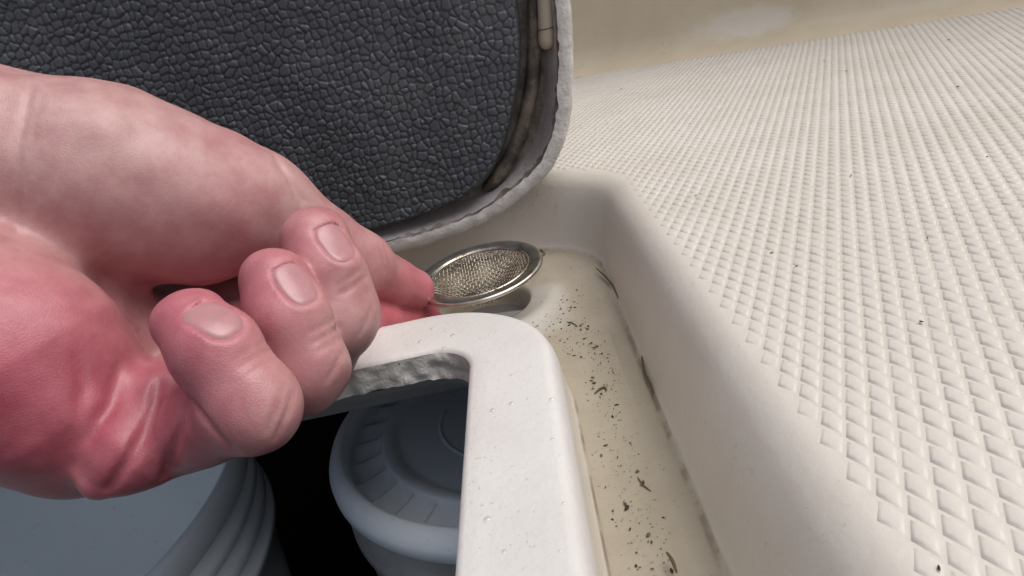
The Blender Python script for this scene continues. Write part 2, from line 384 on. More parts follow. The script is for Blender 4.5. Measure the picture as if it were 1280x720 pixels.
# far wall, coved into the deck
prof = [(.036, .0002), (.028, .0006), (.020, .002), (.013, .0052), (.007, .0105), (.003, .018), (.0, .03), (-.006, .08), (-.014, .16), (-.03, .33)]
rings = []
s = np.linspace(-.5, .9, 120)
for d, z in prof:
    wob = .0015 * (vnoise(s, s * 0 + z, .12, 8) - .5)
    P = WA[None] + wd[None] * s[:, None] + wnrm[None] * (d + wob)[:, None] if np.ndim(wob) else 0
    rings.append(with_z(P, z))
V, F = loft(rings, False, False)
wall = mesh_obj("cockpit_wall", V, F, M_wall); tag(wall, "smooth tan moulded wall rising from the far edge of the textured deck", "wall")

# locker under the hatch
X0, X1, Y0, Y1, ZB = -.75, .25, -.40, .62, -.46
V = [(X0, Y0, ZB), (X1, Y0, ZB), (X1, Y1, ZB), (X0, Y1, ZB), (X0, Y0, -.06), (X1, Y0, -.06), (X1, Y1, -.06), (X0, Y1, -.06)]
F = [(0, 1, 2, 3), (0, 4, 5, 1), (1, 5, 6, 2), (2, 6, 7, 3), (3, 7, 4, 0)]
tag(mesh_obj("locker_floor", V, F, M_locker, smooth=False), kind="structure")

# ------------------------------------------------------------------ hatch lid, standing open
LID_OUT = [(-0.2700, -0.0158), (-0.1678, -0.0153), (-0.0656, -0.0148), (-0.0454, -0.0140), (-0.0250, -0.0113), (-0.0073, -0.0044), (0.0073, 0.0045), (0.0170, 0.0187), (0.0217, 0.0354), (0.0259, 0.0620), (0.0279, 0.1020), (0.0279, 0.1600)]
LID_FOAM = [(-0.2500, -0.0049), (-0.1563, -0.0044), (-0.0626, -0.0039), (-0.0424, -0.0022), (-0.0215, 0.0032), (-0.0103, 0.0138), (-0.0019, 0.0288), (0.0044, 0.0449), (0.0080, 0.0661), (0.0100, 0.1061), (0.0100, 0.1400)]
def close_outline(P, xl, zt, r=.03):
    """P runs from bottom-left to upper right; add the unseen top and left sides"""
    P = [tuple(p) for p in P]
    top = P[-1]
    return P + [(top[0], zt - r), (top[0] - .3 * r, zt - .3 * r), (top[0] - r, zt), (xl + r, zt), (xl + .3 * r, zt - .3 * r), (xl, zt - r), (xl, P[0][1] + r), (xl + .3 * r, P[0][1] + .3 * r), (xl + r, P[0][1] + .0)]
def closed_smooth(P, n=10):
    P = np.asarray(P, float); m_ = len(P); out = []
    for i in range(m_):
        p0, p1, p2, p3 = P[i - 1], P[i], P[(i + 1) % m_], P[(i + 2) % m_]
        L = np.linalg.norm(p2 - p1); k = max(3, int(L / .0016))
        # centripetal-ish tangents to avoid overshoot between long and short spans
        d0 = np.linalg.norm(p1 - p0) ** .5 + 1e-9; d1 = L ** .5 + 1e-9; d2 = np.linalg.norm(p3 - p2) ** .5 + 1e-9
        m1 = (p1 - p0) / d0 - (p2 - p0) / (d0 + d1) + (p2 - p1) / d1; m2 = (p2 - p1) / d1 - (p3 - p1) / (d1 + d2) + (p3 - p2) / d2
        m1 = m1 * d1; m2 = m2 * d1
        for t in np.arange(k) / k:
            out.append((2 * t ** 3 - 3 * t * t + 1) * p1 + (t ** 3 - 2 * t * t + t) * m1 + (-2 * t ** 3 + 3 * t * t) * p2 + (t ** 3 - t * t) * m2)
    return np.array(out)
def normals2(P):
    T = np.roll(P, -1, 0) - np.roll(P, 1, 0); T /= np.linalg.norm(T, axis=1)[:, None] + 1e-12
    return np.stack([-T[:, 1], T[:, 0]], 1)          # inward for an anticlockwise outline
def xz(P, y):
    y = np.broadcast_to(y, (len(P),)); return np.stack([P[:, 0], y, P[:, 1]], 1)
LIDY = .257
lid = empty("open_hatch", (-.1, .265, -.018)); tag(lid, "open hatch lid standing upright with black pebbled foam and a chipped white edge", "hatch lid")
def lidpart(o): o.parent = lid; o.location = -Vector(lid.location); return o
P = closed_smooth(close_outline(LID_OUT, -.32, .25)); N = normals2(P)
# smooth the inward normals so insets do not cross
for _ in range(6): N = (np.roll(N, 1, 0) + N + np.roll(N, -1, 0)); N /= np.linalg.norm(N, axis=1)[:, None]
arcl = np.cumsum(np.linalg.norm(np.roll(P, -1, 0) - P, axis=1))
rag = (vnoise(arcl, arcl * 0, .004, 1) - .5) * .0007 + (vnoise(arcl, arcl * 0, .0014, 2) - .5) * .0006
def ins(d): return P + N * np.broadcast_to(d, (len(P),))[:, None]
rr_ = [xz(ins(0.0002), LIDY + .019), xz(ins(0), LIDY + .010), xz(ins(rag * .4), LIDY + .003), xz(ins(.0006 + rag * .6), LIDY + .0012), xz(ins(.0016 + rag * .3), LIDY + .0004 + rag * .5), xz(ins(.0040 + rag * .4), LIDY + .0001 + rag * .6), xz(ins(.0056 + rag * 1.1), LIDY + .0006)]
V, F = loft(rr_, True, True); o = lidpart(mesh_obj("lid_edge", V, F, M_lidedge)); o["label"] = "chipped white outer lip"
rag2 = (vnoise(arcl, arcl * 0, .0022, 21) - .35).clip(0, 1) * .0016
V, F = loft([xz(ins(.0056 + rag * 1.1), LIDY + .0006), xz(ins(.0060 + rag2), LIDY + .0022 + rag2 * 2)], True, True); lidpart(mesh_obj("edge_grime", V, F, M_channel))
rr_ = [xz(ins(.0060 + rag2), LIDY + .0022 + rag2 * 2), xz(ins(.0074), LIDY + .006), xz(ins(.0088), LIDY + .0105), xz(ins(.010), LIDY + .0122)]
V, F = loft(rr_, True, True); lidpart(mesh_obj("lid_frame", V, F, M_lidin))
rr_ = [xz(ins(.010), LIDY + .0122), xz(ins(.013), LIDY + .0126), xz(ins(.032), LIDY + .0126)]
V, F = loft(rr_, True, True); lidpart(mesh_obj("seal_channel", V, F, M_channel))
rr_ = [xz(ins(.0002), LIDY + .019), xz(ins(.004), LIDY + .021), xz(ins(.03), LIDY + .021)]
V, F = loft(rr_, True, False); F = [tuple(f) for f in F] + [tuple(range(2 * len(P), 3 * len(P)))]
lidpart(mesh_obj("lid_top", V, F, M_lidedge, smooth=False))
# pebbled foam panel as a height field
Q = closed_smooth(close_outline(LID_FOAM, -.298, .228))
st = .0004
gx = np.arange(Q[:, 0].min() - .001, Q[:, 0].max() + .001, st); gz = np.arange(Q[:, 1].min() - .001, Q[:, 1].max() + .001, st)
GX, GZ = np.meshgrid(gx, gz, indexing='ij'); pts = np.stack([GX.ravel(), GZ.ravel()], 1).astype(np.float32)
def poly_sd(pts, Q):
    d2 = np.full(len(pts), 1e9, np.float32); inside = np.zeros(len(pts), bool)
    Qs = Q[::2].astype(np.float32)
    for i in range(len(Qs)):
        a_ = Qs[i]; b_ = Qs[(i + 1) % len(Qs)]; e = b_ - a_; wv = pts - a_
        t = np.clip((wv @ e) / (e @ e + 1e-12), 0, 1); dv = wv - t[:, None] * e; d2 = np.minimum(d2, (dv * dv).sum(1))
        c1 = (a_[1] <= pts[:, 1]) & (b_[1] > pts[:, 1]); c2 = (b_[1] <= pts[:, 1]) & (a_[1] > pts[:, 1])
        cr = e[0] * wv[:, 1] - e[1] * wv[:, 0]
        inside ^= (c1 & (cr > 0)) | (c2 & (cr < 0))
    d = np.sqrt(d2); return np.where(inside, d, -d)
SD = poly_sd(pts, Q)
CP = .0029                                           # pebble pitch
wx = pts[:, 0] + .0012 * (vnoise(pts[:, 0], pts[:, 1], .006, 11) - .5); wz = pts[:, 1] + .0012 * (vnoise(pts[:, 0], pts[:, 1], .006, 12) - .5)
ux = wx / CP; uz = wz / CP; ix = np.floor(ux); iz = np.floor(uz)
f1 = np.full(len(pts), 9., np.float32); f2 = f1.copy(); hid = np.zeros(len(pts), np.float32)
def hsh(a_, b_, s_):
    v_ = np.sin(a_ * 12.9898 + b_ * 78.233 + s_ * 37.719) * 43758.5453; return v_ - np.floor(v_)
for a_ in (-2, -1, 0, 1, 2):
    for b_ in (-2, -1, 0, 1, 2):
        cx_ = ix + a_; cz_ = iz + b_
        jx = cx_ + .13 + .74 * hsh(cx_, cz_, 1) ; jz = cz_ + .13 + .74 * hsh(cx_, cz_, 2)
        sz = .18 * (hsh(cx_, cz_, 3) - .5)
        d = np.hypot(ux - jx, uz - jz) + sz
        nf = d < f1
        f2 = np.where(nf, f1, np.minimum(f2, d)); hid = np.where(nf, hsh(cx_, cz_, 4), hid); f1 = np.where(nf, d, f1)
e_ = np.clip((f2 - f1) / .33, 0, 1)
hgt = .00115 * (1 - (1 - e_) ** 2.4) * (.7 + .5 * hid)
roll = np.clip(SD / .0022, 0, 1); hroll = .0082 * np.sqrt(np.clip(1 - (1 - roll) ** 2, 0, 1))
Yf = LIDY + .0118 - hroll - hgt * np.clip(SD / .001, 0, 1) + .0014 * (vnoise(pts[:, 0], pts[:, 1], .05, 6) - .5) * roll
nx, nz = GX.shape; idx = np.arange(nx * nz).reshape(nx, nz)
ok = SD > -.0002
quad = np.stack([idx[:-1, :-1], idx[1:, :-1], idx[1:, 1:], idx[:-1, 1:]], -1).reshape(-1, 4)
quad = quad[ok[quad].all(1)]
used, inv = np.unique(quad.ravel(), return_inverse=True)
V = np.stack([pts[:, 0], Yf, pts[:, 1]], 1)[used]
lidpart(mesh_obj("foam_panel", V, inv.reshape(-1, 4), M_foam))
# sealing strip in the right-hand channel, and the beige tube end above it
SP = catmull([(x, LIDY + .0095, z) for x, z in [(-0.0209, 0.0010), (-0.0141, 0.0044), (-0.0019, 0.0184), (0.0062, 0.0350), (0.0104, 0.0488), (0.0138, 0.0648), (0.0171, 0.0800)]], 8)
V, F = tube(SP, np.concatenate([np.linspace(.0010, .0026, 6), np.full(len(SP) - 6, .0028)]), 8); lidpart(mesh_obj("seal_strip", V, F, M_brown))
TP = catmull([(x, LIDY + .006, z) for x, z in [(0.0144, 0.0475), (0.0156, 0.0534), (0.0170, 0.0613), (0.0189, 0.0716), (0.0216, 0.0863)]], 6)
rad = np.full(len(TP), .0030); rad[:4] = (.0008, .002, .0026, .0029)
V, F = tube(TP, rad, 12); rt_ = lidpart(mesh_obj("rubber_tube", V, F, M_tube))
th = np.linspace(0, 2 * math.pi, 16, endpoint=False); c0 = TP[7]
V, F = tube(np.stack([c0[0] + .0030 * np.cos(th), c0[1] + .0030 * np.sin(th), np.full(16, c0[2])], 1), .00025, 5, True); o = mesh_obj("tube_joint", V, F, M_brown, rt_)

# ------------------------------------------------------------------ strainer
SC = Vector((-0.02582, 0.22072, -0.01550)); 
stn = empty("sink_strainer", SC); stn.rotation_euler = (math.radians(4), math.radians(-1.5), math.radians(0))
tag(stn, "small round stainless steel mesh strainer held over the drain by a hand", "strainer")
RF = .0228
V, F = lathe([(.0180, -.0011), (.0183, -.0002), (.0188, .0001), (.0215, .0004), (.0223, .0005), (RF, .0001), (RF + .0001, -.0006), (.0225, -.0010), (.0212, -.0006), (.0186, -.0010), (.0180, -.0011)], 96)
o = mesh_obj("flange", V, F, M_steel, stn)
def bowl(r):
    r = np.clip(r / .0184, 0, 1); return -.0088 * (1 - r ** 3.2) 
Vs = []; Fs = []
pw = .00108; nw = int(.0184 / pw)
for ax in (0, 1):
    for k in range(-nw, nw + 1):
        c_ = k * pw
        if abs(c_) >= .0182: continue
        h = math.sqrt(0.0184 ** 2 - c_ * c_); n_ = max(6, int(2 * h / (pw * .5))); t = np.linspace(-h, h, n_)
        cc = c_ + .0004 * np.sin(t * 210 + c_ * 160) + .0003 * np.sin(c_ * 330)
        x_, y_ = (t, cc) if ax == 0 else (cc, t)
        z_ = bowl(np.hypot(x_, y_)) + (1 if (ax + k) % 2 else -1) * .00012 * np.sign(np.sin(t / pw * math.pi + .01)) + .0026 * (1.5 * vnoise(x_ + .1, y_ + .1, .0075, 3) - .6) * np.clip((.0184 - np.hypot(x_, y_)) / .004, 0, 1)
        V, F = tube(np.stack([x_, y_, z_], 1), .00017, 4, cap=False)
        n0 = len(Vs); Vs.extend(V.tolist()); Fs.extend([tuple(q + n0 for q in f) for f in F])
mesh_obj("wire_mesh", Vs, np.array(Fs), M_wire, stn)
th = np.linspace(0, 2 * math.pi, 72, endpoint=False)
V, F = tube(np.stack([.0178 * np.cos(th), .0178 * np.sin(th), np.full(72, -.0003)], 1), .00042, 6, True); mesh_obj("wire_ring", V, F, M_steel, stn)

# ------------------------------------------------------------------ buckets
BC = (-.239, .194, -.065); R = .1055
bk = empty("open_bucket", (BC[0], BC[1], -.40)); tag(bk, "open pale blue grey plastic bucket below the hand", "bucket")
def sub(o, root): o.parent = root; o.location = -Vector(root.location); return o
pr = [(R - .028, -.33), (R - .0115, -.06), (R - .006, -.028), (R - .001, -.002), (R - .0002, .0004), (R + .001, .0009), (R + .0026, .0006), (R + .0036, -.0008), (R + .0036, -.004)]
V, F = lathe([(.0005, -.33)] + pr, 160, BC); sub(mesh_obj("bucket_liner", V, F, M_bucket), bk)
bo = [(R + .0036, -.004)]
for z0 in (-.004, -.0135, -.0235):
    bo += [(R + .0036 - .001 * (z0 + .004) / -.02 , z0 - .0002), (R + .0032, z0 - .0056), (R + .0026, z0 - .0062), (R + .0002, z0 - .0067), (R - .0002, z0 - .009)]
bo += [(R - .0002, -.0335), (R + .004, -.0342), (R + .0042, -.0375), (R + .0002, -.0382), (R - .0025, -.07), (R - .0225, -.335), (.0005, -.335)]
V, F = lathe(bo, 160, BC); sub(mesh_obj("bucket_wall", V, F, M_bucket), bk)
LK = .785; LC = (-.0236, .2285, -.072)
lb = empty("lidded_bucket", (LC[0], LC[1], LC[2] - .33 * LK)); tag(lb, "blue grey plastic bucket closed with a notched lid, seen through the hatch opening", "bucket")
n = 768; th = np.arange(n) / n * 2 * math.pi
per = 2 * math.pi / 32
ph = np.mod(th, per) / per
slot = np.where(ph < .09, 1.0, 0.0)
slope = np.where(ph >= .09, (ph - .09) / .91, 0.0) ** 1.3
def lring(r, z, k=0.0, k2=0.0):
    r = r * LK; zz = LC[2] + LK * (z - k * slot - k2 * slope)
    return np.stack([LC[0] + r * np.cos(th), LC[1] + r * np.sin(th), zz], 1)
rings = [lring(.0005, -.0069), lring(.0404, -.0069), lring(.0414, -.0069), lring(.0418, -.0065), lring(.0426, -.0065), lring(.0430, -.0069), lring(.0440, -.0069), lring(.0618, -.0070), lring(.0630, -.0070), lring(.0650, -.0062), lring(.0662, -.0050), lring(.0700, -.0046), lring(.0716, -.0048),
         lring(.0720, -.0052, .0006, .0002), lring(.0724, -.0066, .0016, .0020), lring(.0760, -.0076, .0016, .0032), lring(.0830, -.0084, .0016, .0036), lring(.0856, -.0088, .0012, .0028), lring(.0862, -.0090), lring(.0880, -.0084), lring(.0887, -.0060), lring(.0890, -.0014), lring(.0896, -.0003), lring(.0912, .0), lring(.0942, -.0010), lring(.0966, -.0030), lring(.0979, -.0055), lring(.0984, -.0066), lring(.0984, -.0104), lring(.0979, -.0113), lring(.0955, -.0116)]
V, F = loft(rings, True); sub(mesh_obj("bucket_lid", V, F, M_lid), lb)
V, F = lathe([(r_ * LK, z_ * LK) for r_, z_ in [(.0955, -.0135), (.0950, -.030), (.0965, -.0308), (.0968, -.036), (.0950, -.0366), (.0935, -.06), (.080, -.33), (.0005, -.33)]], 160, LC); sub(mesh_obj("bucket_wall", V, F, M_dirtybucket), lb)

# ------------------------------------------------------------------ the hand: one continuous skin from a signed distance field
CHAINS = [
    dict(k=0.008, ki=0.01, pts=[((-0.20022, 0.14434, 0.04427), 0.029), ((-0.15630, 0.13815, 0.03479), 0.0265), ((-0.12924, 0.13293, 0.02799), 0.024), ((-0.11478, 0.12918, 0.01903), 0.0198), ((-0.11015, 0.12786, 0.00849), 0.015), ((-0.10806, 0.12772, 0.00125), 0.0112)]),
    dict(k=0.01, ki=0.01, pts=[((-0.18414, 0.16636, 0.03441), 0.028), ((-0.13562, 0.15781, 0.02107), 0.0215), ((-0.12663, 0.16257, 0.01004), 0.018), ((-0.11907, 0.17410, -0.00009), 0.014), ((-0.09894, 0.18972, -0.00778), 0.013)]),
    dict(k=0.006, ki=0.01, pts=[((-0.12813, 0.19790, 0.00655), 0.015), ((-0.10631, 0.19691, 0.00038), 0.013), ((-0.08462, 0.18915, -0.00117), 0.0115)]),
    dict(k=0.008, ki=0.02, pts=[((-0.09879, 0.14448, -0.00704), 0.0115), ((-0.09524, 0.17887, -0.00844), 0.013)]),
    dict(k=0.007, ki=0.012, pts=[((-0.21533, 0.16605, 0.06002), 0.029), ((-0.16873, 0.16619, 0.05752), 0.027), ((-0.13894, 0.16817, 0.05975), 0.0252), ((-0.10804, 0.17432, 0.04830), 0.0222), ((-0.09015, 0.18118, 0.03556), 0.019), ((-0.07724, 0.18731, 0.02980), 0.0146)]),
    dict(k=0.005, ki=0.006, pts=[((-0.07709, 0.18538, 0.03033), 0.0143), ((-0.06619, 0.18998, 0.01597), 0.0105), ((-0.05785, 0.19647, 0.00401), 0.0094), ((-0.05273, 0.20357, -0.00593), 0.007), ((-0.04716, 0.20979, -0.01283), 0.0071)]),
    dict(k=0.005, ki=0.006, pts=[((-0.09952, 0.11335, -0.00219), 0.003), ((-0.09313, 0.11803, 0.00013), 0.0074), ((-0.08835, 0.12799, 0.00372), 0.008), ((-0.09096, 0.13875, 0.00396), 0.0066)]),
    dict(k=0.0026, ki=0.0035, pts=[((-0.08628, 0.12416, -0.00066), 0.0088), ((-0.06183, 0.11261, 0.00783), 0.0085), ((-0.06608, 0.11636, 0.01892), 0.008), ((-0.07158, 0.12173, 0.02367), 0.007)]),
    dict(k=0.0012, ki=0.0035, pts=[((-0.08804, 0.16028, -0.00741), 0.011), ((-0.05928, 0.13394, 0.00388), 0.0098), ((-0.05931, 0.13605, 0.01422), 0.0088), ((-0.06165, 0.14246, 0.02225), 0.0078)]),
    dict(k=0.0012, ki=0.0035, pts=[((-0.08986, 0.17598, -0.01634), 0.011), ((-0.07101, 0.16372, -0.01255), 0.0096), ((-0.05500, 0.15234, 0.00696), 0.0103), ((-0.05457, 0.15509, 0.01616), 0.0091), ((-0.05593, 0.16149, 0.02398), 0.0084)]),
    dict(k=0.0008, ki=0.004, pts=[((-0.09354, 0.17843, -0.00455), 0.0125), ((-0.06428, 0.17446, -0.00350), 0.0092), ((-0.05901, 0.19537, -0.01679), 0.0074), ((-0.04781, 0.21463, -0.02722), 0.006)]),]
CREASES = [
    ([(-0.08527, 0.12492, 0.01224), (-0.08511, 0.12232, 0.01076), (-0.08504, 0.11991, 0.00925), (-0.08555, 0.11740, 0.00764), (-0.08617, 0.11511, 0.00598), (-0.08726, 0.11271, 0.00459), (-0.08864, 0.11076, 0.00300), (-0.09147, 0.10983, 0.00071), (-0.09507, 0.10979, -0.00214)], 0.0042, 0.0009),
    ([(-0.07492, 0.11335, 0.01108), (-0.07535, 0.11209, 0.00971), (-0.07626, 0.11153, 0.00798), (-0.07835, 0.11161, 0.00514), (-0.08078, 0.11211, 0.00199), (-0.08382, 0.11361, -0.00159), (-0.08650, 0.11452, -0.00492)], 0.004, 0.0008),
    ([(-0.07040, 0.10874, 0.01388), (-0.06908, 0.10728, 0.01257), (-0.06792, 0.10608, 0.01117), (-0.06682, 0.10516, 0.00941), (-0.06597, 0.10466, 0.00742), (-0.06521, 0.10449, 0.00592), (-0.06471, 0.10476, 0.00415)], 0.0025, 0.0007),
    ([(-0.05993, 0.10910, 0.01941), (-0.05855, 0.11056, 0.01962), (-0.05742, 0.11260, 0.01959), (-0.05687, 0.11460, 0.01915), (-0.06103, 0.12648, 0.01463)], 0.0006, 0.0006),
    ([(-0.05940, 0.10877, 0.01813), (-0.05812, 0.11003, 0.01828), (-0.05705, 0.11179, 0.01823), (-0.05642, 0.11358, 0.01777), (-0.05646, 0.11684, 0.01669)], 0.001, 0.0006),
    ([(-0.05861, 0.10824, 0.01655), (-0.05744, 0.10940, 0.01669), (-0.05645, 0.11097, 0.01665), (-0.05585, 0.11259, 0.01636), (-0.05561, 0.11504, 0.01571)], 0.0005, 0.0006),
    ([(-0.05332, 0.12798, 0.01353), (-0.05198, 0.12922, 0.01353), (-0.05075, 0.13081, 0.01340), (-0.04983, 0.13267, 0.01322), (-0.04945, 0.13610, 0.01243)], 0.0006, 0.0006),
    ([(-0.05292, 0.12767, 0.01147), (-0.05157, 0.12891, 0.01146), (-0.05035, 0.13057, 0.01128), (-0.04954, 0.13281, 0.01101), (-0.05118, 0.14202, 0.00786)], 0.001, 0.0006),
    ([(-0.05257, 0.12713, 0.00955), (-0.05134, 0.12825, 0.00961), (-0.05021, 0.12973, 0.00953), (-0.04942, 0.13173, 0.00926), (-0.04964, 0.13661, 0.00776)], 0.0005, 0.0006),
    ([(-0.05005, 0.14616, 0.01631), (-0.04857, 0.14722, 0.01653), (-0.04713, 0.14850, 0.01669), (-0.04591, 0.15009, 0.01689), (-0.04489, 0.15242, 0.01687)], 0.0006, 0.0006),
    ([(-0.04980, 0.14564, 0.01440), (-0.04827, 0.14686, 0.01454), (-0.04679, 0.14831, 0.01461), (-0.04552, 0.15017, 0.01478), (-0.04452, 0.15305, 0.01462)], 0.001, 0.0006),
    ([(-0.05286, 0.11131, 0.00977), (-0.05312, 0.10941, 0.00881), (-0.05365, 0.10809, 0.00758), (-0.05492, 0.10652, 0.00600), (-0.05661, 0.10579, 0.00396)], 0.001, 0.0006),
    ([(-0.05360, 0.11110, 0.01186), (-0.05384, 0.10885, 0.01085), (-0.05436, 0.10723, 0.00956), (-0.05555, 0.10561, 0.00811), (-0.05702, 0.10458, 0.00636)], 0.0006, 0.0006),
    ([(-0.04873, 0.13181, 0.00624), (-0.04913, 0.12961, 0.00575), (-0.04980, 0.12818, 0.00493), (-0.05086, 0.12692, 0.00412), (-0.05203, 0.12599, 0.00316)], 0.0007, 0.0006),
    ([(-0.04433, 0.15018, 0.00850), (-0.04488, 0.14828, 0.00757), (-0.04556, 0.14681, 0.00649), (-0.04663, 0.14530, 0.00534), (-0.04787, 0.14432, 0.00398)], 0.0006, 0.0006),
    ([(-0.06746, 0.18630, 0.04307), (-0.06540, 0.18246, 0.04054), (-0.06416, 0.18092, 0.03772), (-0.06318, 0.18023, 0.03429), (-0.06244, 0.18027, 0.03070)], 0.002, 0.0009),
    ([(-0.06752, 0.18375, 0.04319), (-0.06586, 0.18124, 0.04070), (-0.06520, 0.17963, 0.03872), (-0.06475, 0.17858, 0.03666)], 0.0004, 0.001),
    ([(-0.10769, 0.16399, 0.07342), (-0.10708, 0.15717, 0.06858), (-0.10789, 0.15270, 0.06398), (-0.10936, 0.14952, 0.05869), (-0.11208, 0.14803, 0.05331), (-0.11359, 0.14773, 0.04909), (-0.11342, 0.14524, 0.04511)], 0.0011, 0.0009),
    ([(-0.10548, 0.16331, 0.07227), (-0.10502, 0.15882, 0.06930), (-0.10550, 0.15587, 0.06645), (-0.10582, 0.15311, 0.06342), (-0.10655, 0.15100, 0.06041)], 0.0004, 0.001),
    ([(-0.09248, 0.12644, 0.01681), (-0.09255, 0.12248, 0.01431), (-0.09290, 0.11901, 0.01175), (-0.09408, 0.11565, 0.00995), (-0.09620, 0.11355, 0.00761)], 0.0012, 0.0012),
    ([(-0.09528, 0.12051, 0.02366), (-0.09533, 0.11946, 0.02058), (-0.09536, 0.11838, 0.01751), (-0.09591, 0.11636, 0.01516), (-0.09666, 0.11463, 0.01271)], 0.0007, 0.0012),
    ([(-0.04826, 0.19461, 0.00933), (-0.04772, 0.19315, 0.00751), (-0.04745, 0.19281, 0.00535), (-0.04798, 0.19196, 0.00276), (-0.04878, 0.19219, -0.00020)], 0.0005, 0.0009),
    ([(-0.04921, 0.19343, 0.01050), (-0.04876, 0.19188, 0.00874), (-0.04850, 0.19109, 0.00676), (-0.04903, 0.18997, 0.00445), (-0.04975, 0.18959, 0.00188)], 0.0006, 0.0006),]
NAILS = [
    dict(c=(-0.06496, 0.11663, 0.02462), n=(0.63387, -0.50610, 0.58015), t=(-0.48301, 0.20087, 0.83087), w=0.0041, l=0.0053),
    dict(c=(-0.05485, 0.13596, 0.02239), n=(0.54918, -0.67729, 0.49576), t=(-0.30379, 0.34368, 0.88272), w=0.0039, l=0.0056),
    dict(c=(-0.05004, 0.15529, 0.02371), n=(0.54131, -0.70198, 0.46369), t=(-0.30379, 0.34368, 0.88272), w=0.004, l=0.0056),]
TONES = [
    ((-0.08956, 0.10916, 0.03180), 0.03, (0.4, 0.07, 0.11), 0.9),
    ((-0.09972, 0.10555, 0.01962), 0.028, (0.4, 0.07, 0.11), 0.7),
    ((-0.08197, 0.11057, 0.02080), 0.02, (0.43, 0.125, 0.155), 0.7),
    ((-0.07318, 0.11531, 0.02809), 0.012, (0.43, 0.125, 0.155), 0.9),
    ((-0.06577, 0.13562, 0.02608), 0.012, (0.43, 0.125, 0.155), 0.8),
    ((-0.06687, 0.11426, 0.02709), 0.014, (0.43, 0.125, 0.155), 0.6),
    ((-0.06125, 0.13804, 0.02591), 0.012, (0.43, 0.125, 0.155), 0.7),
    ((-0.05508, 0.15441, 0.03032), 0.012, (0.43, 0.125, 0.155), 0.6),
    ((-0.04525, 0.20535, -0.01077), 0.014, (0.48, 0.15, 0.18), 0.8),
    ((-0.07626, 0.16055, 0.02261), 0.03, (0.43, 0.125, 0.155), 0.7),
    ((-0.07652, 0.15654, 0.05227), 0.03, (0.46, 0.3, 0.28), 0.5),
    ((-0.10179, 0.15488, 0.06575), 0.03, (0.46, 0.3, 0.28), 0.6),
    ((-0.06183, 0.18190, 0.03240), 0.014, (0.46, 0.3, 0.28), 0.7),
    ((-0.05073, 0.14546, 0.00796), 0.014, (0.46, 0.3, 0.28), 0.4),
    ((-0.05361, 0.10935, 0.01294), 0.013, (0.46, 0.3, 0.28), 0.35),
    ((-0.08848, 0.11382, 0.00357), 0.016, (0.4, 0.1, 0.13), 0.8),
    ((-0.07387, 0.11473, 0.00324), 0.014, (0.43, 0.125, 0.155), 0.6),
    ((-0.04684, 0.21053, -0.02419), 0.012, (0.48, 0.07, 0.11), 0.95),
    ((-0.05454, 0.19065, -0.01324), 0.014, (0.46, 0.09, 0.12), 0.8),]
HAND_LO = (-.205, -1, -1)

